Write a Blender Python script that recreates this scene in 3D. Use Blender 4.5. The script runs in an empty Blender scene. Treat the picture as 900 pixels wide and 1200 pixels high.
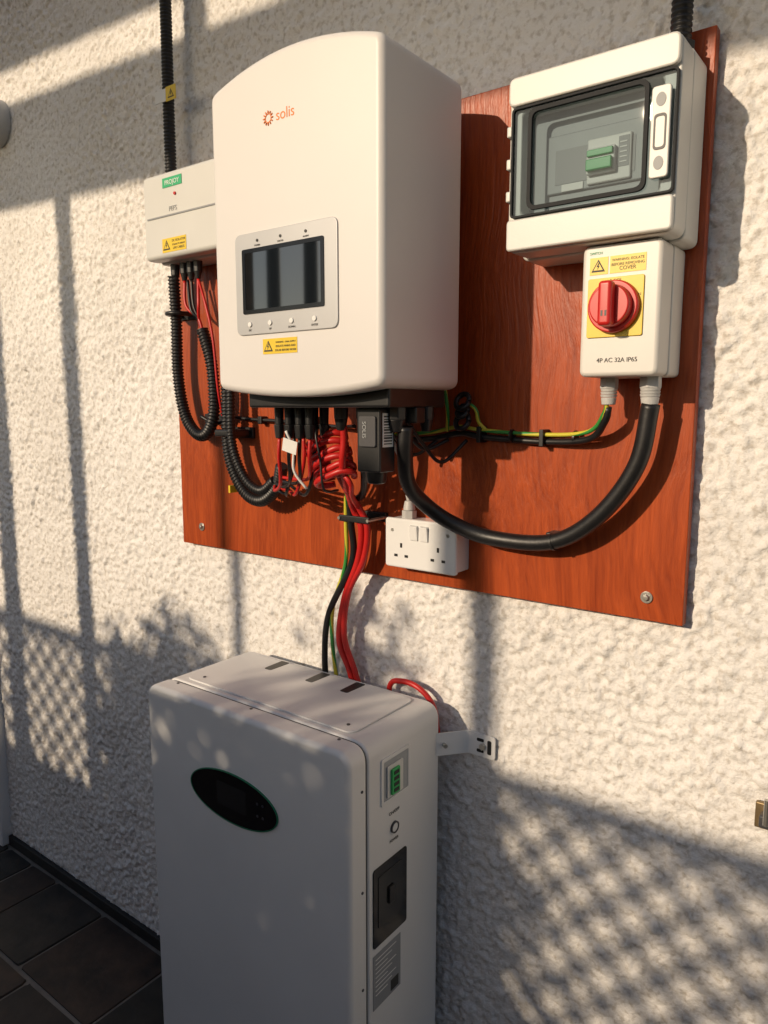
import bpy, bmesh, math, random
import numpy as np
from mathutils import Vector, Matrix
random.seed(5); rng=np.random.default_rng(7)
sc=bpy.context.scene; COL=sc.collection
R90=math.pi/2
# ------------------------------------------------------------------ materials
def mat(name,col,rough=.5,var=.06,nscale=12,metal=0,coat=0,bump=0,bscale=200,spec=.5):
    m=bpy.data.materials.new(name); m.use_nodes=True; nt=m.node_tree; b=nt.nodes['Principled BSDF']
    b.inputs['Roughness'].default_value=rough; b.inputs['Metallic'].default_value=metal
    b.inputs['Coat Weight'].default_value=coat; b.inputs['Specular IOR Level'].default_value=spec
    tc=nt.nodes.new('ShaderNodeTexCoord')
    n=nt.nodes.new('ShaderNodeTexNoise'); n.inputs['Scale'].default_value=nscale; n.inputs['Detail'].default_value=3
    nt.links.new(tc.outputs['Object'],n.inputs['Vector'])
    r=nt.nodes.new('ShaderNodeValToRGB')
    r.color_ramp.elements[0].position=.3; r.color_ramp.elements[1].position=.7
    r.color_ramp.elements[0].color=(*[c*(1-var) for c in col],1); r.color_ramp.elements[1].color=(*[min(1,c*(1+var)) for c in col],1)
    nt.links.new(n.outputs['Fac'],r.inputs['Fac']); nt.links.new(r.outputs['Color'],b.inputs['Base Color'])
    if bump:
        n2=nt.nodes.new('ShaderNodeTexNoise'); n2.inputs['Scale'].default_value=bscale; n2.inputs['Detail'].default_value=2
        nt.links.new(tc.outputs['Object'],n2.inputs['Vector'])
        bp=nt.nodes.new('ShaderNodeBump'); bp.inputs['Strength'].default_value=bump; bp.inputs['Distance'].default_value=.002
        nt.links.new(n2.outputs['Fac'],bp.inputs['Height']); nt.links.new(bp.outputs['Normal'],b.inputs['Normal'])
    return m
M={}
M['inv']=mat('inverter_white_paint',(.68,.66,.64),.42,.025,3,bump=.08,bscale=900)
M['bat']=mat('battery_powder_coat',(.69,.69,.68),.45,.04,4,bump=.08,bscale=900)
M['abs']=mat('grey_white_abs',(.60,.60,.57),.4,.03,8,bump=.05,bscale=600)
M['iso']=mat('isolator_plastic',(.66,.64,.60),.4,.03,8)
M['sock']=mat('socket_plastic',(.76,.76,.75),.22,.015,8)
M['blk']=mat('black_plastic',(.012,.012,.013),.4,.2,30)
M['cable']=mat('black_cable',(.010,.010,.011),.42,.25,40,bump=.1,bscale=150)
M['cond']=mat('black_conduit',(.009,.009,.010),.45,.2,30)
M['red']=mat('red_cable',(.50,.014,.012),.42,.08,30)
M['redk']=mat('red_knob',(.55,.018,.015),.36,.04,20)
M['yel']=mat('yellow_plate',(.74,.52,.03),.4,.04,20)
M['green']=mat('green_switch',(.02,.36,.09),.4,.05,20)
M['silver']=mat('silver_panel',(.46,.46,.46),.38,.03,10,metal=.35)
M['glass']=mat('screen_glass',(.006,.008,.010),.03,.0,10,spec=.9,coat=1.0)
M['gloss']=mat('gloss_black',(.006,.006,.007),.12,.0,10)
M['steel']=mat('zinc_steel',(.55,.54,.50),.35,.08,60,metal=.9)
M['grey']=mat('grey_gland',(.50,.50,.49),.45,.05,20)
M['dgrey']=mat('dark_grey',(.05,.05,.055),.5,.08,20)
M['bezel']=mat('matt_bezel',(.02,.022,.025),.65,.08,20,spec=.2)
M['lcd']=mat('unlit_lcd',(.015,.016,.017),.2,.08,20)
M['mgrey']=mat('mid_grey',(.25,.26,.27),.5,.05,20)
M['inner']=mat('inner_grey_plate',(.34,.36,.37),.5,.05,20)
M['orange']=mat('orange_print',(.75,.20,.03),.5,.02)
M['print']=mat('black_print',(.03,.03,.03),.6,.02)
M['white']=mat('white_label',(.74,.74,.72),.5,.02)
M['grn']=mat('green_print',(.02,.38,.16),.5,.02)
M['dgrn']=mat('dark_green_trim',(.012,.16,.075),.35,.02)
M['upvc']=mat('white_upvc',(.78,.78,.77),.3,.02)
M['timber']=mat('fence_timber',(.22,.13,.07),.8,.25,10,bump=.4,bscale=60)
M['soil']=mat('garden_ground',(.07,.085,.035),.95,.4,3)
M['leaf']=mat('leaf_green',(.05,.10,.025),.6,.45,4)
M['bark']=mat('bark',(.10,.07,.045),.9,.3,30)
M['mortar']=mat('mortar',(.20,.175,.15),.95,.2,20,bump=.4,bscale=100)
M['plinth']=mat('black_plinth',(.012,.011,.011),.7,.3,20,bump=.4,bscale=80)
M['brass']=mat('weathered_brass',(.30,.22,.12),.45,.2,60,metal=.8)

def earth_mat():
    m=bpy.data.materials.new('green_yellow_sheath'); m.use_nodes=True; nt=m.node_tree; b=nt.nodes['Principled BSDF']
    uv=nt.nodes.new('ShaderNodeUVMap'); sp=nt.nodes.new('ShaderNodeSeparateXYZ'); nt.links.new(uv.outputs[0],sp.inputs[0])
    r=nt.nodes.new('ShaderNodeValToRGB'); r.color_ramp.interpolation='CONSTANT'
    r.color_ramp.elements[0].color=(.04,.26,.05,1); r.color_ramp.elements[1].color=(.58,.52,.05,1); r.color_ramp.elements[1].position=.42
    m1=nt.nodes.new('ShaderNodeMath'); m1.operation='MULTIPLY_ADD'; m1.inputs[1].default_value=6.0
    nt.links.new(sp.outputs[0],m1.inputs[0]); nt.links.new(sp.outputs[1],m1.inputs[2])
    m2=nt.nodes.new('ShaderNodeMath'); m2.operation='FRACT'; nt.links.new(m1.outputs[0],m2.inputs[0])
    nt.links.new(m2.outputs[0],r.inputs['Fac']); nt.links.new(r.outputs['Color'],b.inputs['Base Color']); b.inputs['Roughness'].default_value=.4
    return m
M['earth']=earth_mat()

def wall_mat():
    m=bpy.data.materials.new('roughcast_render'); m.use_nodes=True; nt=m.node_tree; b=nt.nodes['Principled BSDF']
    b.inputs['Roughness'].default_value=.9; b.inputs['Specular IOR Level'].default_value=.2
    tc=nt.nodes.new('ShaderNodeTexCoord')
    def noise(s,d=3):
        n=nt.nodes.new('ShaderNodeTexNoise'); n.inputs['Scale'].default_value=s; n.inputs['Detail'].default_value=d
        nt.links.new(tc.outputs['Object'],n.inputs['Vector']); return n
    n1=noise(2.2); r=nt.nodes.new('ShaderNodeValToRGB'); r.color_ramp.elements[0].position=.3; r.color_ramp.elements[1].position=.7
    r.color_ramp.elements[0].color=(.71,.69,.66,1); r.color_ramp.elements[1].color=(.81,.795,.77,1)
    nt.links.new(n1.outputs['Fac'],r.inputs['Fac'])
    n2=noise(95,3); r2=nt.nodes.new('ShaderNodeValToRGB'); r2.color_ramp.elements[0].position=.30; r2.color_ramp.elements[1].position=.50
    r2.color_ramp.elements[0].color=(.70,.67,.63,1); r2.color_ramp.elements[1].color=(1,1,1,1); nt.links.new(n2.outputs['Fac'],r2.inputs['Fac'])
    mx=nt.nodes.new('ShaderNodeMix'); mx.data_type='RGBA'; mx.blend_type='MULTIPLY'; mx.inputs[0].default_value=1
    nt.links.new(r.outputs['Color'],mx.inputs[6]); nt.links.new(r2.outputs['Color'],mx.inputs[7])
    nt.links.new(mx.outputs[2],b.inputs['Base Color'])
    n3=noise(210,3); bp=nt.nodes.new('ShaderNodeBump'); bp.inputs['Strength'].default_value=.9; bp.inputs['Distance'].default_value=.0024
    nt.links.new(n3.outputs['Fac'],bp.inputs['Height']); nt.links.new(bp.outputs['Normal'],b.inputs['Normal'])
    return m
M['wall']=wall_mat()

def board_mat():
    m=bpy.data.materials.new('mahogany_laminate'); m.use_nodes=True; nt=m.node_tree; b=nt.nodes['Principled BSDF']
    tc=nt.nodes.new('ShaderNodeTexCoord')
    dn=nt.nodes.new('ShaderNodeTexNoise'); dn.inputs['Scale'].default_value=2.5; dn.inputs['Detail'].default_value=2
    nt.links.new(tc.outputs['Object'],dn.inputs['Vector'])
    sc_=nt.nodes.new('ShaderNodeVectorMath'); sc_.operation='SCALE'; sc_.inputs['Scale'].default_value=.10; nt.links.new(dn.outputs['Color'],sc_.inputs[0])
    ad=nt.nodes.new('ShaderNodeVectorMath'); ad.operation='ADD'; nt.links.new(tc.outputs['Object'],ad.inputs[0]); nt.links.new(sc_.outputs[0],ad.inputs[1])
    mp=nt.nodes.new('ShaderNodeMapping'); mp.inputs['Scale'].default_value=(1,1,.05); nt.links.new(ad.outputs[0],mp.inputs['Vector'])
    n=nt.nodes.new('ShaderNodeTexNoise'); n.inputs['Scale'].default_value=180; n.inputs['Detail'].default_value=4; n.inputs['Roughness'].default_value=.6
    nt.links.new(mp.outputs[0],n.inputs['Vector'])
    n4=nt.nodes.new('ShaderNodeTexNoise'); n4.inputs['Scale'].default_value=28; n4.inputs['Detail'].default_value=3
    nt.links.new(mp.outputs[0],n4.inputs['Vector'])
    av=nt.nodes.new('ShaderNodeMath'); av.operation='MULTIPLY_ADD'; av.inputs[1].default_value=.45
    nt.links.new(n4.outputs['Fac'],av.inputs[0])
    hf=nt.nodes.new('ShaderNodeMath'); hf.operation='MULTIPLY'; hf.inputs[1].default_value=.55; nt.links.new(n.outputs['Fac'],hf.inputs[0]); nt.links.new(hf.outputs[0],av.inputs[2])
    r=nt.nodes.new('ShaderNodeValToRGB'); r.color_ramp.elements[0].position=.34; r.color_ramp.elements[1].position=.66
    r.color_ramp.elements[0].color=(.23,.034,.008,1); r.color_ramp.elements[1].color=(.44,.078,.016,1)
    nt.links.new(av.outputs[0],r.inputs['Fac']); nt.links.new(r.outputs['Color'],b.inputs['Base Color'])
    b.inputs['Roughness'].default_value=.36; b.inputs['Specular IOR Level'].default_value=.32
    bp=nt.nodes.new('ShaderNodeBump'); bp.inputs['Strength'].default_value=.7; bp.inputs['Distance'].default_value=.002
    nt.links.new(n.outputs['Fac'],bp.inputs['Height']); nt.links.new(bp.outputs['Normal'],b.inputs['Normal'])
    return m
M['board']=board_mat()

def smoke_mat():
    m=bpy.data.materials.new('smoked_polycarbonate'); m.use_nodes=True; nt=m.node_tree
    for n in list(nt.nodes):
        if n.type!='OUTPUT_MATERIAL': nt.nodes.remove(n)
    out=[n for n in nt.nodes if n.type=='OUTPUT_MATERIAL'][0]
    t=nt.nodes.new('ShaderNodeBsdfTransparent'); t.inputs[0].default_value=(.56,.63,.66,1)
    g=nt.nodes.new('ShaderNodeBsdfGlossy'); g.inputs['Roughness'].default_value=.01; g.inputs[0].default_value=(.8,.8,.8,1)
    f=nt.nodes.new('ShaderNodeFresnel'); f.inputs[0].default_value=1.45
    mx=nt.nodes.new('ShaderNodeMixShader'); nt.links.new(f.outputs[0],mx.inputs[0]); nt.links.new(t.outputs[0],mx.inputs[1]); nt.links.new(g.outputs[0],mx.inputs[2])
    nt.links.new(mx.outputs[0],out.inputs[0]); return m
M['smoke']=smoke_mat()

# ------------------------------------------------------------------ helpers
def link(o,parent=None):
    COL.objects.link(o)
    if parent: o.parent=parent
    return o
def empty(name):
    e=bpy.data.objects.new(name,None); e.empty_display_size=.05; return link(e)
def finish(bm,name,m,parent,bevel=0,segs=3,smooth=False,angle=35):
    bmesh.ops.recalc_face_normals(bm,faces=bm.faces)
    me=bpy.data.meshes.new(name); bm.to_mesh(me); bm.free()
    me.materials.append(m if not isinstance(m,str) else M[m])
    o=bpy.data.objects.new(name,me); link(o,parent)
    if bevel:
        b=o.modifiers.new('bev','BEVEL'); b.width=bevel; b.segments=segs; b.limit_method='ANGLE'; b.angle_limit=math.radians(angle)
    if smooth or bevel:
        for p in me.polygons: p.use_smooth=True
        try:
            me.set_sharp_from_angle(angle=math.radians(50))
        except Exception: pass
        if bevel:
            w=o.modifiers.new('wn','WEIGHTED_NORMAL'); w.keep_sharp=False
    return o
def box(name,x0,x1,y0,y1,z0,z1,m,parent=None,bevel=0,segs=3):
    bm=bmesh.new(); bmesh.ops.create_cube(bm,size=1)
    for v in bm.verts:
        v.co=Vector(((x0+x1)/2+v.co.x*(x1-x0),(y0+y1)/2+v.co.y*(y1-y0),(z0+z1)/2+v.co.z*(z1-z0)))
    return finish(bm,name,m,parent,bevel,segs)
def rpoly(pts,rad,n=6):
    out=[]; N=len(pts)
    for i,p in enumerate(pts):
        r=rad[i] if isinstance(rad,(list,tuple)) else rad
        p=Vector(p)
        if r<=0: out.append(p); continue
        a=(Vector(pts[i-1])-p); b=(Vector(pts[(i+1)%N])-p)
        a=p+a.normalized()*r; b=p+b.normalized()*r
        for k in range(n+1):
            t=k/n; out.append(a.lerp(p,t).lerp(p.lerp(b,t),t))
    return out
def rrect(x0,x1,z0,z1,r): return rpoly([(x0,z0),(x1,z0),(x1,z1),(x0,z1)],r)
def prism(name,prof,a0,a1,m,parent=None,bevel=0,segs=3,axis='y'):
    bm=bmesh.new()
    def P(p,a):
        if axis=='y': return (p[0],a,p[1])
        if axis=='x': return (a,p[0],p[1])
        return (p[0],p[1],a)
    A=[bm.verts.new(P(p,a0)) for p in prof]; B=[bm.verts.new(P(p,a1)) for p in prof]
    bm.faces.new(A); bm.faces.new(B[::-1]); n=len(prof)
    for i in range(n): bm.faces.new((A[i],A[(i+1)%n],B[(i+1)%n],B[i]))
    return finish(bm,name,m,parent,bevel,segs)
def ring(name,outer,inner,a0,a1,m,parent=None,bevel=0,axis='y'):
    bm=bmesh.new(); n=len(outer)
    def P(p,a):
        if axis=='y': return (p[0],a,p[1])
        if axis=='x': return (a,p[0],p[1])
        return (p[0],p[1],a)
    L=[[bm.verts.new(P(p,a)) for p in prof] for prof,a in ((outer,a0),(outer,a1),(inner,a1),(inner,a0))]
    for k in range(4):
        A=L[k];B=L[(k+1)%4]
        for i in range(n): bm.faces.new((A[i],A[(i+1)%n],B[(i+1)%n],B[i]))
    return finish(bm,name,m,parent,bevel,2)
def circ(cx,cz,rx,rz=None,n=40,a0=0):
    rz=rz or rx
    return [(cx+rx*math.cos(a0+2*math.pi*i/n),cz+rz*math.sin(a0+2*math.pi*i/n)) for i in range(n)]
def cyl(name,p0,p1,r0,r1,m,parent=None,n=24,bevel=0):
    p0=Vector(p0);p1=Vector(p1); d=p1-p0
    bm=bmesh.new(); bmesh.ops.create_cone(bm,cap_ends=True,segments=n,radius1=r0,radius2=r1,depth=d.length)
    q=d.to_track_quat('Z','Y').to_matrix().to_4x4(); q.translation=(p0+p1)/2
    bmesh.ops.transform(bm,matrix=q,verts=bm.verts)
    return finish(bm,name,m,parent,bevel,2,smooth=True)
def catmull(pts,step=.003):
    pts=[Vector(p) for p in pts]; P=[pts[0]*2-pts[1]]+pts+[pts[-1]*2-pts[-2]]; out=[]
    for i in range(1,len(P)-2):
        a,b,c,d=P[i-1:i+3]; n=max(2,int((c-b).length/.0004))
        for k in range(n):
            t=k/n
            out.append(.5*((2*b)+(c-a)*t+(2*a-5*b+4*c-d)*t*t+(3*b-a-3*c+d)*t**3))
    out.append(P[-2])
    res=[out[0]]; acc=0
    for i in range(1,len(out)):
        acc+=(out[i]-out[i-1]).length
        if acc>=step: res.append(out[i]); acc-=step
    if (res[-1]-out[-1]).length>step*.4: res.append(out[-1])
    return res
def sweep(name,pts,r,m,parent=None,n=12,step=.006,corr=False,raw=False):
    if corr: step=.0018
    path=[Vector(p) for p in pts] if raw else catmull(pts,step)
    bm=bmesh.new(); uvl=bm.loops.layers.uv.new('UVMap'); rings=[]; L=0; Ls=[]
    t=(path[1]-path[0]).normalized(); up=t.orthogonal().normalized()
    for i,p in enumerate(path):
        w_=4 if corr else 1
        t2=(path[min(i+w_,len(path)-1)]-path[max(i-w_,0)]).normalized()
        q=t.rotation_difference(t2); up=(q@up); up=(up-t2*up.dot(t2)).normalized(); t=t2
        s=t.cross(up)
        if i: L+=(p-path[i-1]).length
        Ls.append(L)
        rr=r*((1.0,1.0,.80,.80)[i%4]) if corr else r
        rings.append([bm.verts.new(p+up*math.cos(2*math.pi*k/n)*rr+s*math.sin(2*math.pi*k/n)*rr) for k in range(n)])
    for i in range(len(rings)-1):
        for k in range(n):
            f=bm.faces.new((rings[i][k],rings[i][(k+1)%n],rings[i+1][(k+1)%n],rings[i+1][k]))
            vs=[(Ls[i],k/n),(Ls[i],(k+1)/n),(Ls[i+1],(k+1)/n),(Ls[i+1],k/n)]
            for lp,w in zip(f.loops,vs): lp[uvl].uv=w
            f.smooth=True
    bm.faces.new(rings[0][::-1]); bm.faces.new(rings[-1])
    me=bpy.data.meshes.new(name); bm.to_mesh(me); bm.free(); me.materials.append(M[m])
    o=bpy.data.objects.new(name,me); return link(o,parent)
def text(body,size,loc,m,parent,rot=(R90,0,0),align='LEFT',bold=0):
    c=bpy.data.curves.new('lettering','FONT'); c.body=body; c.size=size; c.extrude=.0002; c.align_x=align; c.offset=bold
    c.materials.append(M[m]); o=bpy.data.objects.new('lettering',c); o.location=loc; o.rotation_euler=rot; link(o,parent); return o
def tri(cx,cz,s,y,parent):
    P=[(cx-s,cz-s*.8),(cx+s,cz-s*.8),(cx,cz+s*.9)]
    prism('triangle',P,y,y-.0004,'print',parent)
    P2=[(cx+(p[0]-cx)*.68,cz-.08*s+(p[1]-cz+.08*s)*.68) for p in P]
    prism('triangle_inner',P2,y-.0004,y-.0008,'yel',parent)
    b=[(cx+.05*s,cz+.42*s),(cx-.22*s,cz-.1*s),(cx-.02*s,cz-.1*s),(cx-.12*s,cz-.5*s),(cx+.22*s,cz+.02*s),(cx+.03*s,cz+.02*s),(cx+.16*s,cz+.42*s)]
    prism('bolt',b,y-.0008,y-.0012,'print',parent)
def warn(x0,x1,z0,z1,y,parent,lines,gap=False):
    h=z1-z0; s=h*.42
    if gap:
        xm=x0+2.5*s+.004
        box('warning_label',x0,xm-.0025,y-.0006,y,z0,z1,'yel',parent); box('text_label',xm,x1,y-.0006,y,z0,z1,'yel',parent)
    else:
        xm=x0+2.6*s; box('warning_label',x0,x1,y-.0006,y,z0,z1,'yel',parent)
    tri(x0+s*1.25,(z0+z1)/2,s,y-.0006,parent)
    n=len(lines); lh=h*.8/n
    for i,l in enumerate(lines):
        sz=min(lh*1.15,(x1-xm)*.94/(len(l)*.60))
        text(l,sz,((xm+x1)/2,y-.0008,z1-h*.1-lh*(i+.8)),'print',parent,align='CENTER')

# ------------------------------------------------------------------ wall (real relief)
X0,X1,Z0,Z1=-2.405,.6,0.0,2.72; st=.0038
nx=int((X1-X0)/st)+1; nz=int((Z1-Z0)/st)+1
def field(sig):
    w=rng.standard_normal((nz,nx)); f=np.fft.rfft2(w)
    ky=np.fft.fftfreq(nz)[:,None]; kx=np.fft.rfftfreq(nx)[None,:]
    g=np.exp(-2*(math.pi*sig)**2*(kx**2+ky**2)); o=np.fft.irfft2(f*g,s=(nz,nx)); return (o-o.mean())/o.std()
n1=field(1.0); n2=field(1.8); n3=field(.7); n4=field(9); n5=field(1.2); n6=field(22)
amp=.88+.22*n6
h=amp*(.0018*np.tanh(1.3*n1)+.0025*(1-np.exp(-1.6*np.abs(n2)))+.0038*np.clip(n5-1.0,0,1.1))+.0007*n3+.0009*n4
h-=h.mean()
xs=np.linspace(X0,X1,nx); zs=np.linspace(Z0,Z1,nz)
XX,ZZ=np.meshgrid(xs,zs)
co=np.stack([XX,-h,ZZ],-1).reshape(-1,3).astype(np.float32)
idx=np.arange(nx*nz).reshape(nz,nx)
q=np.stack([idx[:-1,:-1],idx[:-1,1:],idx[1:,1:],idx[1:,:-1]],-1).reshape(-1,4).astype(np.int32)
me=bpy.data.meshes.new('roughcast_wall'); me.vertices.add(len(co)); me.vertices.foreach_set('co',co.ravel())
me.loops.add(q.size); me.loops.foreach_set('vertex_index',q.ravel())
me.polygons.add(len(q)); me.polygons.foreach_set('loop_start',np.arange(0,q.size,4,dtype=np.int32))
me.polygons.foreach_set('use_smooth',np.ones(len(q),dtype=bool))
me.update(calc_edges=True); me.validate(); me.materials.append(M['wall'])
wall=empty('rendered_wall'); wo=bpy.data.objects.new('wall_face',me); link(wo,wall)
box('wall_return_right',.6,5,-.004,.25,0,2.72,'wall',wall)
box('wall_upper',-6,5,-.003,.25,2.72,3.6,'wall',wall)
box('wall_far_left',-6,-3.40,-.004,.25,0,2.72,'wall',wall)
box('wall_over_door',-3.40,-2.405,-.004,.25,2.12,2.72,'wall',wall)
box('wall_core',-2.405,.6,.02,.25,0,2.72,'wall',wall)
box('black_plinth',-2.40,4.5,-.014,.0,0,.035,'plinth',wall,.003)
door=empty('white_door')
box('frame_right',-2.47,-2.403,-.035,.10,0,2.12,'upvc',door,.006)
box('frame_left',-3.40,-3.34,-.03,.10,0,2.12,'upvc',door,.006)
box('frame_head',-3.34,-2.47,-.03,.10,2.05,2.12,'upvc',door,.006)
box('leaf',-3.34,-2.47,.02,.08,0.02,2.05,'upvc',door,.004)
ring('panel_moulding',rrect(-3.22,-2.59,.2,.95,.01),rrect(-3.18,-2.63,.24,.91,.01),.02,.008,'upvc',door,.003)
ring('panel_moulding_top',rrect(-3.22,-2.59,1.1,1.9,.01),rrect(-3.18,-2.63,1.14,1.86,.01),.02,.008,'upvc',door,.003)
cyl('handle',(-2.55,-.03,1.02),(-2.68,-.03,1.02),.01,.01,'steel',door); cyl('handle_stem',(-2.56,.02,1.02),(-2.56,-.03,1.02),.012,.012,'steel',door)
lamp=empty('round_wall_lamp')
cyl('base',(-2.160,.0,2.235),(-2.160,-.03,2.235),.062,.060,'grey',lamp,40,.004)
bm=bmesh.new(); bmesh.ops.create_uvsphere(bm,u_segments=32,v_segments=16,radius=.055)
for v in bm.verts: v.co=Vector((-2.160+v.co.x,-.03+v.co.y*.55,2.235+v.co.z))
finish(bm,'diffuser','white',lamp,smooth=True)

# ------------------------------------------------------------------ ground & paving
gm=bmesh.new(); bmesh.ops.create_grid(gm,x_segments=2,y_segments=2,size=150)
g=finish(gm,'ground','soil',None); g.location.z=-.05
box('paving_bed',-6,4,-2.45,0.0,-.045,-.004,'mortar',None)
bm=bmesh.new(); cl=bm.loops.layers.color.new('tile')
y=-.016
r2=random.Random(11)
while y>-2.4:
    dy=r2.choice([.14,.18,.22,.26]); x=-6+r2.random()*.3
    while x<4:
        dx=r2.choice([.15,.20,.25,.32]); g_=.006
        colr=[(.165,.130,.108),(.20,.155,.125),(.145,.128,.115),(.225,.170,.132),(.18,.155,.135)][r2.randrange(5)]
        zt=r2.uniform(-.0015,.002)
        vs=rpoly([(x+g_,y-dy+g_),(x+dx-g_,y-dy+g_),(x+dx-g_,y-g_),(x+g_,y-g_)],.012,3)
        vs=[(a[0]+r2.uniform(-.0022,.0022),a[1]+r2.uniform(-.0022,.0022)) for a in vs]
        A=[bm.verts.new((a,b,zt)) for a,b in vs]; B=[bm.verts.new((a+(.003 if a<x+dx/2 else -.003)*-1,b,-.006)) for a,b in vs]
        fs=[bm.faces.new(A)]
        for i in range(len(A)): fs.append(bm.faces.new((A[i],B[i],B[(i+1)%len(A)],A[(i+1)%len(A)])))
        for f in fs:
            for lp in f.loops: lp[cl]=(*colr,1)
        x+=dx
    y-=dy
me=bpy.data.meshes.new('patio_paving'); bm.to_mesh(me); bm.free()
m=bpy.data.materials.new('slate_paving'); m.use_nodes=True; nt=m.node_tree; b=nt.nodes['Principled BSDF']; b.inputs['Roughness'].default_value=.6
va=nt.nodes.new('ShaderNodeVertexColor'); va.layer_name='tile'; tc=nt.nodes.new('ShaderNodeTexCoord')
n=nt.nodes.new('ShaderNodeTexNoise'); n.inputs['Scale'].default_value=14; n.inputs['Detail'].default_value=5; nt.links.new(tc.outputs['Object'],n.inputs[0])
r=nt.nodes.new('ShaderNodeValToRGB'); r.color_ramp.elements[0].color=(.42,.42,.42,1); r.color_ramp.elements[1].color=(1.6,1.5,1.4,1); r.color_ramp.elements[0].position=.3; r.color_ramp.elements[1].position=.7
nt.links.new(n.outputs['Fac'],r.inputs[0]); mx=nt.nodes.new('ShaderNodeMix'); mx.data_type='RGBA'; mx.blend_type='MULTIPLY'; mx.inputs[0].default_value=1
nt.links.new(va.outputs[0],mx.inputs[6]); nt.links.new(r.outputs[0],mx.inputs[7]); nt.links.new(mx.outputs[2],b.inputs['Base Color'])
bp=nt.nodes.new('ShaderNodeBump'); bp.inputs['Strength'].default_value=.8; bp.inputs['Distance'].default_value=.005; nt.links.new(n.outputs['Fac'],bp.inputs['Height']); nt.links.new(bp.outputs[0],b.inputs['Normal'])
me.materials.append(m); link(bpy.data.objects.new('patio_paving',me))

# ------------------------------------------------------------------ board
bd=empty('backing_board')
box('panel',-1.395,-.276,-.025,-.007,1.148,1.944,'board',bd,.0015,2)
for i,(x,z) in enumerate([(-1.326,1.191),(-.328,1.183)]):
    cyl('washer',(x,-.025,z),(x,-.0275,z),.009,.009,'steel',bd,20,.0006); cyl('screw_head',(x,-.0275,z),(x,-.032,z),.0055,.004,'steel',bd,6,.0006)

# ------------------------------------------------------------------ inverter
inv=empty('solar_inverter')
xa,xb=-.941,-.608; xc=(xa+xb)/2; hw=(xb-xa)/2
top=[(xb-(xb-xa)*i/24,1.930+.030*(1-((xb-(xb-xa)*i/24-xc)/hw)**2)) for i in range(25)]
bot=[(xa+(xb-xa)*i/24,1.488-.014*(1-((xa+(xb-xa)*i/24-xc)/hw)**2)) for i in range(25)]
prof=bot+top
prof=rpoly(prof,[.0 if i not in (0,24,25,49) else .0135 for i in range(50)],6)
prism('front_cover',prof,-.296,-.096,'inv',inv,.012,5)
box('heat_sink',-.87,-.690,-.096,-.045,1.52,1.88,'dgrey',inv,.003)
for i in range(12): box('fin',-.865+i*.0155,-.862+i*.0155,-.0955,-.032,1.525,1.875,'mgrey',inv)
box('wall_plate',-.86,-.70,-.045,-.026,1.57,1.84,'steel',inv)
box('terminal_tray',-.915,-.628,-.255,-.108,1.458,1.492,'blk',inv,.004)
prism('display_panel',rrect(-.889,-.684,1.568,1.717,.012),-.2955,-.2985,'silver',inv,.001,2)
prism('screen',rrect(-.871,-.710,1.601,1.692,.002),-.298,-.2992,'glass',inv)
ring('screen_bezel',rrect(-.873,-.708,1.599,1.694,.003),rrect(-.867,-.714,1.605,1.688,.002),-.298,-.2998,'gloss',inv)
for x in (-.840,-.792,-.742):
    cyl('indicator_led',(x,-.298,1.7045),(x,-.2995,1.7045),.0022,.0022,'print',inv,12); text('ALARM' if x>-.75 else 'POWER' if x<-.8 else 'STATUS',.0035,(x,-.2988,1.6965),'print',inv,align='CENTER')
for x,l in ((-.859,'ESC'),(-.816,'UP'),(-.772,'DOWN'),(-.727,'ENTER')):
    cyl('button',(x,-.298,1.5835),(x,-.3005,1.5835),.0042,.0038,'white',inv,20,.0006); text(l,.0042,(x,-.2988,1.5735),'print',inv,align='CENTER')
warn(-.835,-.764,1.538,1.5605,-.296,inv,['WARNING - DUAL SUPPLY','ISOLATE MAINS AND','SOLAR BEFORE WORK'])
text('solis',.021,(-.799,-.2962,1.8635),'orange',inv)
for i in range(12):
    a=2*math.pi*i/12; cx,cz=-.814,1.870
    cyl('logo_ray',(cx+.0065*math.cos(a),-.2968,cz+.0065*math.sin(a)),(cx+.0100*math.cos(a),-.2968,cz+.0100*math.sin(a)),.0011,.0008,'orange',inv,6)
ring('logo_ring',circ(-.814,1.870,.0062,n=24),circ(-.814,1.870,.0052,n=24),-.296,-.2968,'orange',inv)
for i,x in enumerate((-.900,-.877,-.853,-.830)):
    for j,yy in enumerate((-.20,-.165)):
        cyl('mc_connector',(x,yy,1.460),(x,yy,1.430),.0085,.0075,'blk',inv,12,.001)
        cyl('mc_collar',(x,yy,1.430),(x,yy,1.407),.0095,.007,'blk',inv,8,.001)
for i,(x,yy,rr) in enumerate([(-.655,-.20,.017),(-.635,-.15,.012),(-.69,-.14,.014),(-.73,-.15,.012),(-.78,-.18,.012),(-.76,-.15,.011)]):
    cyl('cable_gland',(x,yy,1.460),(x,yy,1.440),rr,rr*.95,'blk',inv,8,.001); cyl('gland_dome',(x,yy,1.440),(x,yy,1.422),rr*.9,rr*.6,'blk',inv,20,.001)
box('ct_port',-.650,-.626,-.190,-.165,1.435,1.459,'blk',inv,.003)

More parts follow.
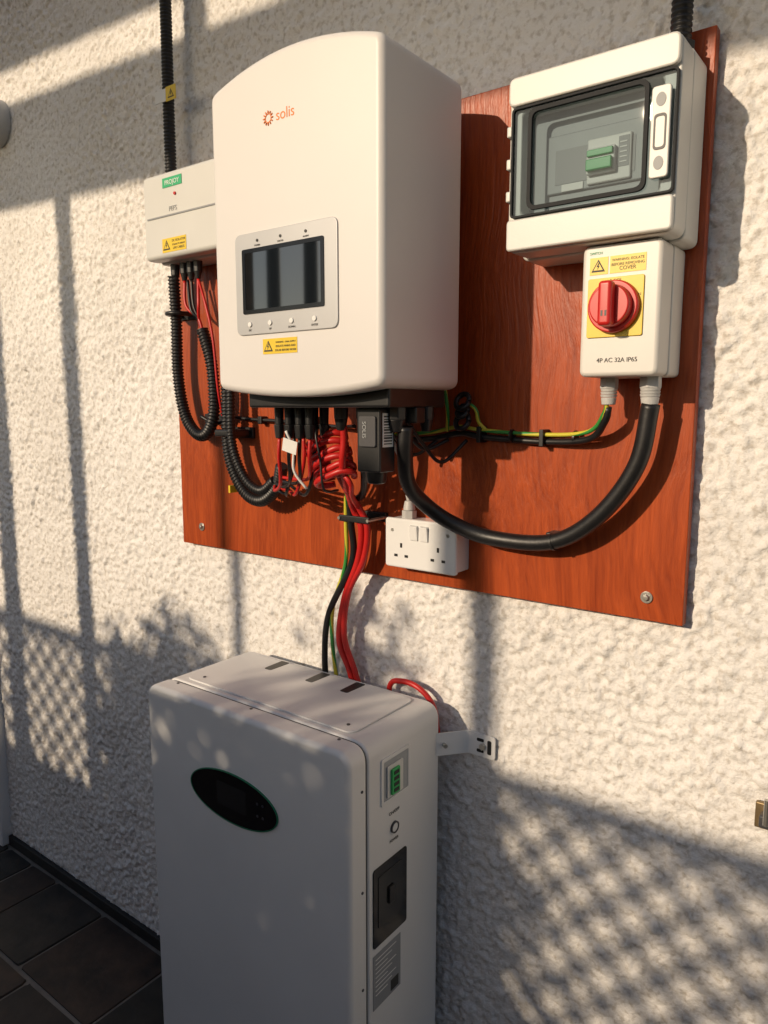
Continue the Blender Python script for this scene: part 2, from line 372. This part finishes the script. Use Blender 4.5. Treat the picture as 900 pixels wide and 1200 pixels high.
dg=empty('data_logger_dongle')
dx_=.008
prism('body',rpoly([(-.712+dx_,1.362),(-.668+dx_,1.362),(-.668+dx_,1.456),(-.676+dx_,1.466),(-.704+dx_,1.466),(-.712+dx_,1.456)],.004,3),-.234,-.196,'blk',dg,.004,3)
prism('grip_rib',rrect(-.706+dx_,-.674+dx_,1.400,1.446,.004),-.2375,-.233,'dgrey',dg,.0015,2)
cyl('coupling_nut',(-.690+dx_,-.214,1.464),(-.690+dx_,-.214,1.482),.015,.015,'blk',dg,10,.001)
cyl('end_cap',(-.690+dx_,-.214,1.364),(-.690+dx_,-.214,1.344),.017,.014,'blk',dg,20,.003)
text('SOLIS',.010,(-.6975+dx_,-.2382,1.438),'inner',dg,rot=(R90,R90,0))
box('barcode_label',-.6682+dx_,-.6674+dx_,-.228,-.202,1.400,1.450,'white',dg)
for i in range(11): box('bar',-.6674+dx_,-.6670+dx_,-.225,-.205,1.404+i*.004,1.4055+i*.004+(i%3)*.0006,'print',dg)

# ------------------------------------------------------------------ PV isolator junction box
jb=empty('pv_junction_box')
box('base',-1.362,-1.120,-.085,-.012,1.757,1.926,'abs',jb,.008,4)
box('lid',-1.360,-1.122,-.122,-.087,1.759,1.924,'abs',jb,.009,4)
box('lid_step',-1.345,-1.128,-.1235,-.121,1.838,1.841,'mgrey',jb)
box('green_logo',-1.292,-1.232,-.1232,-.1222,1.893,1.911,'grn',jb); text('PROJOY',.0125,(-1.262,-.1234,1.8975),'white',jb,align='CENTER')
cyl('red_led',(-1.254,-.1215,1.878),(-1.254,-.1245,1.878),.0035,.003,'redk',jb,12)
text('PEFS',.013,(-1.262,-.1225,1.847),'mgrey',jb,align='CENTER')
warn(-1.300,-1.225,1.769,1.796,-.1222,jb,['DC ISOLATOR','SOLAR PV ARRAY','LIVE CABLES'])
for x in (-1.330,-1.300,-1.278,-1.256): 
    cyl('gland',(x,-.07,1.758),(x,-.07,1.735),.010,.009,'blk',jb,8,.001); cyl('gland_dome',(x,-.07,1.736),(x,-.07,1.722),.008,.005,'blk',jb,16)

# ------------------------------------------------------------------ consumer unit
cu=empty('consumer_unit')
prism('base',rrect(-.512,-.284,1.668,1.900,.012),-.026,-.088,'abs',cu,.004,3)
fo=rrect(-.509,-.283,1.670,1.898,.014); fi=rrect(-.490,-.304,1.720,1.852,.008)
ring('cover_frame',fo,fi,-.090,-.138,'abs',cu,.004)
box('inner_plate',-.491,-.303,-.112,-.106,1.719,1.853,'inner',cu)
prism('lower_fascia',rpoly([(-.508,1.672),(-.284,1.672),(-.284,1.7135),(-.508,1.7135)],.006,3),-.137,-.146,'abs',cu,.003,3)
prism('upper_fascia',rpoly([(-.508,1.859),(-.284,1.859),(-.284,1.896),(-.508,1.896)],.010,4),-.137,-.146,'abs',cu,.003,3)
bm=bmesh.new(); bm.faces.new([bm.verts.new((p[0],-.1425,p[1])) for p in rrect(-.502,-.285,1.716,1.857,.006)])
finish(bm,'smoked_door','smoke',cu)
ring('door_bezel',rrect(-.477,-.318,1.722,1.851,.012),rrect(-.472,-.323,1.727,1.846,.010),-.143,-.148,'bezel',cu)
ring('door_rim',rrect(-.503,-.2845,1.7150,1.8575,.007),rrect(-.500,-.2875,1.718,1.8545,.005),-.140,-.1455,'bezel',cu,.0006)
prism('latch',rrect(-.314,-.291,1.733,1.838,.005),-.1445,-.150,'abs',cu,.0015,2)
for z in (1.822,1.750): prism('latch_mark',circ(-.3025,z,.006,.008,16),-.150,-.1506,'mgrey',cu)
ring('latch_slot',rrect(-.310,-.295,1.765,1.806,.005),rrect(-.308,-.297,1.768,1.803,.004),-.150,-.1508,'dgrey',cu)
for z in (1.738,1.780,1.822): box('hinge',-.5105,-.503,-.1445,-.130,z,z+.014,'abs',cu,.002)
box('din_cover',-.462,-.330,-.117,-.112,1.745,1.820,'inner',cu,.002)
box('din_slot',-.450,-.342,-.1178,-.1168,1.756,1.800,'mgrey',cu)
box('breaker_body',-.404,-.346,-.122,-.117,1.748,1.804,'white',cu,.002)
box('breaker_nose',-.402,-.364,-.130,-.122,1.758,1.790,'white',cu,.002)
box('breaker_toggle',-.400,-.366,-.137,-.130,1.761,1.775,'green',cu,.0015)
box('toggle_bar',-.400,-.366,-.134,-.130,1.779,1.787,'green',cu,.001)
box('breaker_label',-.362,-.348,-.1226,-.1218,1.763,1.800,'mgrey',cu)
for i in range(5): box('print_line',-.360,-.351,-.1232,-.1225,1.768+i*.006,1.7695+i*.006,'white',cu)
box('circuit_label',-.440,-.410,-.1186,-.1177,1.746,1.755,'white',cu)

# ------------------------------------------------------------------ rotary isolator
iso=empty('rotary_isolator_switch')
prism('base',rrect(-.404,-.299,1.499,1.669,.008),-.026,-.075,'iso',iso,.003,3)
prism('cover',rrect(-.404,-.299,1.499,1.669,.010),-.077,-.125,'iso',iso,.006,4)
prism('yellow_plate',rrect(-.394,-.320,1.550,1.626,.003),-.1248,-.1275,'yel',iso,.0006,2)
cyl('knob_skirt',(-.357,-.1275,1.588),(-.357,-.137,1.588),.034,.033,'redk',iso,48,.002)
cyl('knob_body',(-.357,-.137,1.588),(-.357,-.150,1.588),.0275,.026,'redk',iso,48,.002)
box('knob_grip',-.366,-.348,-.166,-.148,1.561,1.617,'redk',iso,.005,4)
for k in range(2): box('grip_slot',-.3605+k*.005,-.3580+k*.005,-.1664,-.1655,1.573,1.580,'blk',iso)
text('0 OFF',.006,(-.357,-.1276,1.6195),'print',iso,align='CENTER'); text('ON',.005,(-.327,-.1276,1.6),'print',iso,align='CENTER')
warn(-.393,-.319,1.631,1.653,-.125,iso,['WARNING: ISOLATE','BEFORE REMOVING','COVER'],gap=True)
text('4P AC 32A IP65',.0082,(-.352,-.1255,1.5175),'print',iso,align='CENTER')
text('SWITCH',.0045,(-.385,-.1255,1.657),'grn',iso,align='CENTER')
for x,rr in ((-.379,.0125),(-.322,.0145)):
    cyl('gland_nut',(x,-.075,1.500),(x,-.075,1.484),rr,rr,'grey',iso,6,.001)
    for k in range(3): cyl('gland_thread',(x,-.075,1.484-.004*k),(x,-.075,1.4805-.004*k),rr*.92,rr*.85,'grey',iso,24)
    cyl('gland_cap',(x,-.075,1.472),(x,-.075,1.462),rr*.85,rr*.75,'grey',iso,24,.001)

# ------------------------------------------------------------------ double socket
so=empty('double_power_socket')
prism('back_box',rrect(-.770,-.629,1.184,1.266,.004),-.025,-.060,'sock',so,.001,2)
prism('face_plate',rrect(-.773,-.627,1.181,1.268,.006),-.061,-.071,'sock',so,.0035,4)
for cx in (-.738,-.662):
    box('earth_slot',cx-.0021,cx+.0021,-.0716,-.070,1.217,1.225,'blk',so)
    for s in (-1,1): box('pin_slot',cx+s*.011-.0035,cx+s*.011+.0035,-.0716,-.070,1.2005,1.205,'blk',so)
for cx in (-.7105,-.6895):
    box('switch_recess',cx-.0082,cx+.0082,-.0713,-.070,1.2322,1.2582,'mgrey',so); 
    o=box('rocker_switch',-.0078,.0078,-.003,.002,-.0125,.0125,'sock',so,.001); o.location=(cx,-.0722,1.2452); o.rotation_euler=(.12,0,0)
for cx in (-.757,-.643): cyl('cover_screw',(cx,-.0705,1.247),(cx,-.0718,1.247),.0032,.003,'steel',so,16)
cyl('gland_nut',(-.738,-.047,1.266),(-.738,-.047,1.280),.013,.013,'grey',so,6,.001); cyl('gland_cap',(-.738,-.047,1.280),(-.738,-.047,1.297),.011,.008,'grey',so,24,.002)

# ------------------------------------------------------------------ battery
bt=empty('battery_cabinet')
bx0,bx1,bz1=-1.172,-.672,.941
def bprof(g=0): return rpoly([(bx0+g,.03+g),(bx1-g,.03+g),(bx1-g,bz1-g),(bx0+g,bz1-g)],[.02,.02,.030,.030],8)
prism('rear_body',bprof(.0005),-.045,-.248,'bat',bt,.004,3)
prism('seam',bprof(.004),-.247,-.256,'dgrey',bt)
prism('front_panel',bprof(0),-.2495,-.296,'bat',bt,.010,5)
for x in (bx0+.04,bx1-.1): 
    for yy in (-.10,-.24): cyl('levelling_foot',(x+.03,yy,0),(x+.03,yy,.035),.02,.015,'blk',bt)
prism('top_cover',rpoly([(-1.130,-.236),(-.715,-.236),(-.715,-.060),(-1.130,-.060)],.018,5),.9405,.9435,'bat',bt,.0012,2,axis='z')
for x in (-1.035,-.925,-.838):
    prism('cable_slot',rpoly([(x-.009,-.112),(x+.009,-.112),(x+.011,-.0595),(x-.011,-.0595)],.004,3),.9425,.9441,'blk',bt,axis='z')
for x in (-1.10,-.74): cyl('screw',(x,-.215,.943),(x,-.215,.9450),.003,.003,'dgrey',bt,12)
for x in (-1.12,-.92,-.72): cyl('edge_screw',(x,-.262,.9405),(x,-.262,.9420),.0028,.0028,'dgrey',bt,12)
for z in (.87,.70,.53,.36): cyl('side_screw',(bx1-.0005,-.265,z),(bx1+.001,-.265,z),.0025,.0025,'dgrey',bt,12)
ring('oval_trim',circ(-.935,.785,.1115,.0465,64),circ(-.935,.785,.1095,.0445,64),-.2955,-.2985,'dgrn',bt)
prism('oval_display',circ(-.935,.785,.1098,.0448,64),-.2955,-.2978,'gloss',bt)
prism('oval_lcd',rrect(-.975,-.900,.765,.808,.003),-.2978,-.2981,'lcd',bt)
for i in range(4): prism('icon',circ(-.872+.013*(i%2),.797-.022*(i//2),.0025,n=16),-.2978,-.2982,'dgrey',bt)
ring('handle_rim',rrect(-.217,-.137,.822,.902,.004),rrect(-.211,-.143,.828,.896,.003),bx1-.001,bx1+.002,'bat',bt,.0006,axis='x')
prism('handle_recess',rrect(-.211,-.143,.828,.896,.003),bx1-.002,bx1+.0008,'inner',bt,axis='x')
prism('connector_housing',rrect(-.203,-.160,.832,.886,.002),bx1+.0008,bx1+.004,'abs',bt,.001,2,axis='x')
prism('green_connector',rrect(-.196,-.174,.836,.880,.002),bx1+.004,bx1+.008,'green',bt,.001,2,axis='x')
for k in range(4): box('terminal',bx1+.008,bx1+.0088,-.191,-.178,.840+k*.010,.846+k*.010,'blk',bt)
ring('power_button',circ(-.180,.772,.010,n=32),circ(-.180,.772,.008,n=32),bx1-.001,bx1+.003,'dgrey',bt,axis='x')
cyl('button_cap',(bx1-.001,-.180,.772),(bx1+.002,-.180,.772),.0078,.0075,'bat',bt,24)
text('ON/OFF',.008,(bx1+.0004,-.195,.797),'print',bt,rot=(R90,0,R90)); text('POWER',.007,(bx1+.0004,-.193,.748),'print',bt,rot=(R90,0,R90))
prism('breaker_recess',rrect(-.238,-.145,.583,.722,.006),bx1-.001,bx1+.0015,'gloss',bt,.0008,2,axis='x')
prism('breaker_window',rrect(-.226,-.158,.615,.705,.004),bx1+.0014,bx1+.0025,'lcd',bt,.0005,2,axis='x')
prism('breaker_toggle',rrect(-.200,-.184,.645,.675,.003),bx1+.0025,bx1+.006,'blk',bt,.001,2,axis='x')
box('rating_label',bx1,bx1+.0006,-.238,-.162,.472,.570,'mgrey',bt)
for i in range(9): box('label_line',bx1+.0006,bx1+.0009,-.232,-.175-(i%3)*.012,.560-i*.008,.5612-i*.008,'white',bt)
box('qr_code',bx1+.0006,bx1+.0009,-.190,-.168,.477,.497,'print',bt)

br=empty('wall_fixing_bracket')
prism('wall_leg',rrect(-.640,-.580,.846,.888,.006),-.006,-.009,'upvc',br,.0006,2)
prism('battery_leg',[(-.672,-.052),(-.672,-.055),(-.637,-.012),(-.633,-.009),(-.636,-.009)],.846,.888,'upvc',br,axis='z')
for z in (.857,.877): prism('slot',rrect(-.616,-.602,z-.003,z+.003,.0025),-.009,-.0093,'blk',br)
prism('slot',rrect(-.595,-.587,.854,.880,.003),-.009,-.0093,'blk',br)
cyl('bolt',(-.603,-.009,.867),(-.603,-.015,.867),.006,.006,'steel',br,6)
cyl('leg_bolt',(-.662,-.045,.867),(-.655,-.050,.867),.004,.004,'steel',br,8)

cp=empty('metal_gate_latch')
box('plate',-.168,-.10,-.012,-.004,.874,.912,'brass',cp,.002); box('hasp',-.160,-.11,-.030,-.012,.884,.902,'dgrey',cp,.003); cyl('pin',(-.15,-.035,.893),(-.15,-.035,.93),.004,.004,'steel',cp)

# ------------------------------------------------------------------ conduits & cables
cA=empty('corrugated_conduit')
sweep('upper_run',[(-1.364,-.045,1.92),(-1.366,-.043,2.10),(-1.362,-.044,2.35),(-1.364,-.043,2.80)],.0125,'cond',cA,16,corr=True)
box('flag_label',-1.350,-1.318,-.062,-.0605,2.088,2.116,'yel',cA); tri(-1.333,2.101,.010,-.062,cA); box('flag_label_white',-1.385,-1.350,-.0622,-.0600,2.090,2.114,'white',cA)
cB=empty('corrugated_conduit')
sweep('loop',[(-1.336,-.070,1.735),(-1.343,-.062,1.64),(-1.346,-.060,1.527),(-1.328,-.06,1.445),(-1.290,-.062,1.404),(-1.250,-.065,1.405),(-1.222,-.068,1.452),(-1.222,-.070,1.542),(-1.248,-.07,1.618)],.0128,'cond',cB,16,corr=True)
for (a,b_,c) in [((-1.300,-.07,1.722),(-1.292,-.075,1.67),'red'),((-1.278,-.07,1.722),(-1.268,-.075,1.67),'cable'),((-1.256,-.07,1.722),(-1.248,-.078,1.67),'red'),((-1.290,-.07,1.722),(-1.270,-.08,1.66),'cable')]:
    sweep('core_wire',[a,b_,(-1.256,-.072,1.64),(-1.246,-.07,1.605)],.0032,c,cB,8)
sweep('slack_wire',[(-1.256,-.07,1.722),(-1.225,-.08,1.67),(-1.205,-.08,1.60),(-1.20,-.075,1.50),(-1.205,-.06,1.44)],.0028,'red',cB,8)
box('conduit_saddle',-1.375,-1.315,-.030,-.024,1.648,1.668,'blk',cB,.002); sweep('saddle_strap',[(-1.365,-.03,1.658),(-1.360,-.07,1.658),(-1.343,-.079,1.658),(-1.325,-.07,1.658),(-1.32,-.03,1.658)],.005,'blk',cB,8)
box('conduit_saddle_low',-1.30,-1.24,-.03,-.024,1.425,1.445,'blk',cB,.002)
sweep('loop_wire',[(-1.275,-.06,1.44),(-1.24,-.05,1.425),(-1.20,-.04,1.437)],.004,'cable',cB,8)
cC=empty('corrugated_conduit')
sweep('dc_loop',[(-1.185,-.062,1.62),(-1.188,-.062,1.489),(-1.184,-.065,1.367),(-1.137,-.07,1.292),(-1.080,-.075,1.274),(-1.025,-.085,1.305),(-.990,-.105,1.350)],.0125,'cond',cC,16,corr=True)
sweep('dc_loop_inner',[(-1.160,-.075,1.62),(-1.162,-.075,1.489),(-1.155,-.08,1.385),(-1.118,-.082,1.318),(-1.070,-.085,1.296),(-1.02,-.095,1.32)],.0095,'cond',cC,16,corr=True)
for k,(x,c) in enumerate(((-.900,'red'),(-.877,'cable'),(-.853,'cable'),(-.830,'red'))):
    sweep('dc_core',[(x,-.20,1.407),(x-.004,-.198,1.375),(x-.030,-.17,1.325+.006*k),(x-.09,-.125,1.305+.008*k),(-1.02,-.095,1.310+.006*k)],.0032,c,cC,8)
for k,(x,c) in enumerate(((-.900,'cable'),(-.877,'red'),(-.853,'cable'))):
    sweep('dc_core',[(x,-.165,1.407),(x-.004,-.162,1.36),(x-.045,-.14,1.305),(-.98,-.10,1.295+.010*k),(-1.03,-.09,1.303)],.0032,c,cC,8)
box('saddle',-1.215,-1.145,-.032,-.024,1.395,1.418,'blk',cC,.002); box('saddle_top',-1.207,-1.153,-.083,-.032,1.399,1.414,'blk',cC,.004)
box('yellow_tag',-1.165,-1.160,-.085,-.06,1.285,1.300,'yel',cC)
cD=empty('corrugated_conduit')
sweep('supply_run',[(-.311,-.058,1.895),(-.311,-.056,2.1),(-.309,-.056,2.8)],.0135,'cond',cD,16,corr=True)
cyl('conduit_gland',(-.311,-.058,1.898),(-.311,-.058,1.918),.018,.018,'blk',cD,8,.001)

th=empty('control_cable')
sweep('sheath',[(-1.205,-.04,1.440),(-1.15,-.037,1.435),(-1.02,-.036,1.430),(-.909,-.04,1.423),(-.85,-.06,1.425)],.0036,'cable',th,8)
for x in (-1.114,-.96): box('clip',x-.006,x+.006,-.043,-.025,1.425,1.441,'blk',th,.002)

ac=empty('armoured_power_cable')
sweep('sheath',[(-.645,-.190,1.430),(-.650,-.185,1.39),(-.664,-.155,1.340),(-.658,-.115,1.303),(-.625,-.085,1.272),(-.565,-.066,1.252),(-.464,-.064,1.256),(-.392,-.068,1.300),(-.337,-.072,1.378),(-.320,-.075,1.465)],.0125,'cable',ac,20)
for p,d in (((-.46,-.064,1.2565),(1,0,.3)),):
    p=Vector(p); d=Vector(d).normalized()*.002; cyl('cable_tie',p-d,p+d,.0137,.0137,'blk',ac,24)
box('cleat',-.478,-.450,-.052,-.024,1.246,1.268,'blk',ac,.002)

ea=empty('earth_cable')
gp=[(-.379,-.075,1.465),(-.385,-.07,1.445),(-.416,-.050,1.418),(-.497,-.036,1.412),(-.601,-.036,1.417),(-.640,-.04,1.422),(-.690,-.05,1.412),(-.745,-.07,1.408),(-.79,-.10,1.40)]
sweep('green_yellow_sheath',[(a,b_-.004,c+.005) for a,b_,c in gp],.0032,'earth',ea,10)
sweep('branch',[(-.622,-.05,1.466),(-.606,-.05,1.455),(-.603,-.045,1.435),(-.592,-.04,1.422)],.0032,'earth',ea,8)
sweep('chassis_lead',[(-.652,-.09,1.53),(-.655,-.07,1.50),(-.653,-.06,1.45),(-.66,-.05,1.42)],.0032,'earth',ea,8)
dc=empty('data_cable')
sweep('sheath',[(a,b_,c-.006) for a,b_,c in gp],.0052,'cable',dc,10)
for x,z in ((-.492,1.413),(-.602,1.416)): box('clip',x-.0035,x+.0035,-.049,-.025,z-.014,z+.012,'blk',dc,.001)
for x in (-.44,-.545): cyl('cable_tie',(x-.0015,-.040,1.414),(x+.0015,-.040,1.414),.0105,.0105,'blk',dc,12)
for dz,rr in ((1.468,.012),(1.436,.012),(1.452,.009)):
    pts=[(-.628+rr*math.cos(t*math.pi/8),-.055+.012*math.sin(t*math.pi/8)*.5,dz+rr*math.sin(t*math.pi/8)) for t in range(17)]
    sweep('p_clip_ring',pts,.0045,'blk',dc,8,raw=True)
for x,z in ((-.70,1.44),(-.72,1.43),(-.665,1.42)):
    sweep('signal_lead',[(x,-.16,1.44),(x+.005,-.12,z-.02),(x+.015,-.08,z-.05),(x+.04,-.045,1.405)],.003,'cable',dc,8)

bc=empty('battery_power_cable')
sweep('red_lead',[(-.779,-.18,1.44),(-.778,-.175,1.41),(-.790,-.165,1.36),(-.822,-.11,1.305),(-.836,-.080,1.275),(-.826,-.072,1.242),(-.842,-.062,1.18),(-.885,-.05,1.100),(-.908,-.04,1.01),(-.893,-.026,.945),(-.87,-.02,.86)],.0062,'red',bc,14)
sweep('red_lead_b',[(-.815,-.15,1.35),(-.818,-.12,1.315),(-.822,-.082,1.28),(-.812,-.072,1.242),(-.830,-.062,1.18),(-.876,-.05,1.110),(-.895,-.04,1.02),(-.879,-.026,.945),(-.855,-.02,.86)],.0058,'red',bc,14)
sweep('black_lead',[(-.76,-.15,1.43),(-.765,-.14,1.36),(-.80,-.10,1.31),(-.842,-.082,1.288),(-.848,-.074,1.25),(-.856,-.062,1.176),(-.925,-.05,1.062),(-.955,-.03,.96),(-.955,-.02,.86)],.0062,'cable',bc,14)
sweep('earth_lead',[(-.83,-.10,1.39),(-.850,-.085,1.30),(-.860,-.074,1.25),(-.872,-.062,1.17),(-.915,-.05,1.075),(-.928,-.035,.98),(-.92,-.02,.86)],.0040,'earth',bc,10)
box('cable_cleat',-.866,-.800,-.034,-.024,1.252,1.268,'blk',bc,.001); box('cleat_bar',-.868,-.798,-.086,-.082,1.254,1.266,'blk',bc,.002)
for x in (-.866,-.800): cyl('cleat_bolt',(x,-.026,1.260),(x,-.088,1.260),.003,.003,'steel',bc,8)
sweep('red_tail',[(-.80,-.022,.86),(-.80,-.020,.935),(-.77,-.024,.953),(-.73,-.026,.950),(-.70,-.022,.92),(-.69,-.02,.86)],.0052,'red',bc,14)
# bundle of short red battery links under the inverter, folded back on themselves
rj=random.Random(8)
for k in range(6):
    z=1.400-.0125*k; x=-.868+.0045*k; j=rj.uniform(-.003,.003); yb=-.150-.004*(k%2)
    sweep('red_link',[(x+.010,yb+.022,z-.010),(x-.004,yb+.012,z-.012+j),(x-.008,yb-.004,z-.010),(x+.006,yb-.014,z-.001),(x+.030,yb-.017,z+.009+j),(x+.054,yb-.012,z+.017),(x+.066,yb+.002,z+.014),(x+.058,yb+.016,z+.006)],.0058,'red',bc,12)
sweep('link_tie',[(-.842,-.136,1.425),(-.838,-.176,1.420),(-.826,-.180,1.372),(-.822,-.176,1.322),(-.822,-.140,1.318)],.0022,'blk',bc,8)
sweep('coil_lead',[(-.86,-.14,1.39),(-.868,-.15,1.40),(-.862,-.17,1.41),(-.853,-.165,1.412)],.0035,'cable',bc,8)
sweep('coil_lead_white',[(-.875,-.21,1.42),(-.868,-.20,1.39),(-.872,-.195,1.352),(-.856,-.18,1.320)],.0024,'white',bc,8)
sweep('link_tail',[(-.82,-.15,1.345),(-.795,-.155,1.345),(-.785,-.15,1.33),(-.80,-.13,1.31),(-.82,-.09,1.285)],.0045,'red',bc,8)
o=box('paper_tag',-.015,.015,-.0005,.0005,-.011,.011,'white',bc); o.location=(-.862,-.215,1.395); o.rotation_euler=(.1,.25,.1)
fx=empty('socket_flex')
sweep('sheath',[(-.738,-.047,1.295),(-.741,-.055,1.33),(-.735,-.075,1.37),(-.742,-.10,1.41),(-.735,-.13,1.44)],.0042,'grey',fx,10)

# ------------------------------------------------------------------ garden behind the camera
fe=empty('trellis_fence'); FY=-2.7
bm=bmesh.new()
def bbx(bm,x0,x1,y0,y1,z0,z1):
    r=bmesh.ops.create_cube(bm,size=1)
    for v in r['verts']: v.co=Vector(((x0+x1)/2+v.co.x*(x1-x0),(y0+y1)/2+v.co.y*(y1-y0),(z0+z1)/2+v.co.z*(z1-z0)))
x=-6.0
while x<3.5: bbx(bm,x,x+.118,FY-.012+random.uniform(-.002,.002),FY,.0,1.34); x+=.120
finish(bm,'boards','timber',fe)
bm=bmesh.new(); z0,z1=1.34,1.79; hh=z1-z0; pit=.088; sw=.027*1.414
x=-6.0
while x<3.5:
    for s,yy in ((1,FY),(-1,FY-.008)):
        xa_=x if s>0 else x+hh; xb_=x+hh if s>0 else x
        A=[bm.verts.new(p) for p in ((xa_,yy,z0),(xa_+sw,yy,z0),(xb_+sw,yy,z1),(xb_,yy,z1))]
        B=[bm.verts.new((v.co.x,yy-.007,v.co.z)) for v in A]
        bm.faces.new(A); bm.faces.new(B[::-1])
        for i in range(4): bm.faces.new((A[i],B[i],B[(i+1)%4],A[(i+1)%4]))
    x+=pit
finish(bm,'lattice','timber',fe)
box('top_rail',-6,3.5,FY-.02,FY+.02,1.785,1.822,'timber',fe,.003); box('mid_rail',-6,3.5,FY-.02,FY+.02,1.32,1.36,'timber',fe,.003)
for x in (-5.6,-3.8,-.1,1.6,3.2): box('fence_post',x-.05,x+.05,FY-.08,FY-.021,0,1.9,'timber',fe,.004)
for x,w,t in ((-2.124,.016,2.36),(-1.487,.024,2.27)): box('tall_post',x-w,x+w,FY+.022,FY+.022+2*w,0,t,'timber',fe,.004)
pg=empty('pergola'); PY=-1.75
def zl(x,z): return z-.048*(x+2.08)
for x,w in ((-2.447,.030),(-2.86,.040)): box('post',x-w,x+w,PY-w,PY+w,0,zl(x,2.65),'timber',pg,.004)
box('post_far',1.6,1.68,PY-.04,PY+.04,0,zl(1.64,2.65),'timber',pg,.004)
for nm,a,b_ in (('beam_low',2.63,2.885),('beam_high',2.985,3.35)):
    prism(nm,[(-5,zl(-5,a)),(3,zl(3,a)),(3,zl(3,b_)),(-5,zl(-5,b_))],PY-.03,PY+.03,'timber',pg,.004)
for x in (-4.5,-3.2,-1.9,-.6,.7,2.0): box('beam_spacer',x-.03,x+.03,PY-.025,PY+.025,zl(x,2.87),zl(x,3.0),'timber',pg)
rp=empty('reflection_poles')  # unseen poles and bar, added for dark uprights in the inverter screen's reflection
for x in (-6.55,-5.95): cyl('pole',(x,-6.0,-.05),(x,-6.0,3.6),.09,.08,'dgrey',rp,16)
cyl('cross_bar',(-6.75,-6.0,3.5),(-5.75,-6.0,3.5),.04,.04,'dgrey',rp,12)

def shrub(name,cx,cy,blobs,nc,per,seed):
    rr=random.Random(seed); e=empty(name)
    bm=bmesh.new()
    for _ in range(nc):
        b_=rr.choices(blobs,weights=[q[3]*q[4] for q in blobs])[0]
        while True:
            p=Vector((rr.uniform(-1,1),rr.uniform(-1,1),rr.uniform(-1,1)))
            if p.length<1: break
        cc=Vector((b_[0]+p.x*b_[3],cy+b_[1]+p.y*.16,b_[2]+p.z*b_[4])); sg=rr.uniform(.022,.045)
        for _k in range(per):
            c=cc+Vector((rr.gauss(0,sg),rr.gauss(0,sg),rr.gauss(0,sg)))
            l=rr.uniform(.018,.034); w=l*rr.uniform(.4,.6)
            d=Vector((rr.gauss(0,1),rr.gauss(0,.7),rr.gauss(0,.8))).normalized(); s=d.orthogonal().normalized()
            s.rotate(Matrix.Rotation(rr.random()*6.28,3,d)); nn=d.cross(s)
            vs=[c-d*l,c-d*l*.2+s*w+nn*w*.3,c+d*l*.5+s*w*.7+nn*w*.2,c+d*l,c+d*l*.5-s*w*.7+nn*w*.2,c-d*l*.2-s*w+nn*w*.3]
            bm.faces.new([bm.verts.new(v) for v in vs])
    finish(bm,'leaves','leaf',e)
    for q in blobs:
        for k in range(3):
            tx=q[0]+rr.uniform(-.6,.6)*q[3]; tz=q[2]+rr.uniform(.2,.95)*q[4]
            sweep('stem',[(cx+rr.uniform(-.05,.05),cy,0),((cx+tx)/2,cy+rr.uniform(-.05,.05),tz*.5),(tx,cy+rr.uniform(-.08,.08),tz)],.006,'bark',e,6,step=.04)
    return e
shrub('garden_shrub',-2.25,-2.3,[(-2.40,0,1.40,.20,.32),(-2.20,0,1.50,.16,.33),(-2.03,0,1.36,.17,.27),(-2.25,0,1.0,.38,.45),(-2.52,0,1.35,.12,.22)],430,16,1)
shrub('garden_shrub',-1.55,-2.3,[(-1.60,0,1.64,.11,.27),(-1.43,0,1.52,.11,.26),(-1.75,0,1.36,.19,.27),(-1.55,0,1.1,.34,.45),(-1.38,0,1.3,.12,.28)],290,16,4)

# ------------------------------------------------------------------ light, world, camera
sun_dir=Vector((.33,1.0,-.37)).normalized()
sl=bpy.data.lights.new('sun','SUN'); sl.energy=3.75; sl.angle=math.radians(.8); sl.color=(1,.80,.575)
so_=bpy.data.objects.new('sun',sl); so_.rotation_euler=sun_dir.to_track_quat('-Z','Y').to_euler(); so_.location=(-2,-6,4); link(so_)
w=bpy.data.worlds.new('World'); sc.world=w; w.use_nodes=True; nt=w.node_tree
sk=nt.nodes.new('ShaderNodeTexSky'); sk.sky_type='NISHITA'; sk.sun_disc=False
el=math.asin(-sun_dir.z); sk.sun_elevation=el; sk.sun_rotation=math.atan2(-sun_dir.x,-sun_dir.y)
bg=nt.nodes['Background']; nt.links.new(sk.outputs[0],bg.inputs[0]); bg.inputs[1].default_value=.105
sc.view_settings.view_transform='Standard'; sc.view_settings.look='None'; sc.view_settings.exposure=0

psi=math.radians(37); pt=math.radians(8)
F=Vector((-math.sin(psi)*math.cos(pt),math.cos(psi)*math.cos(pt),-math.sin(pt)))
Rv=Vector((math.cos(psi),math.sin(psi),0)); U=Rv.cross(F)
cam=bpy.data.cameras.new('camera'); cam.sensor_fit='VERTICAL'; cam.sensor_height=36; cam.lens=867/1200*36; cam.clip_end=500; cam.clip_start=.02
co_=bpy.data.objects.new('camera',cam); link(co_)
mt=Matrix((Rv,U,-F)).transposed().to_4x4(); mt.translation=Vector((0,-1.1,1.4575)); co_.matrix_world=mt
sc.camera=co_
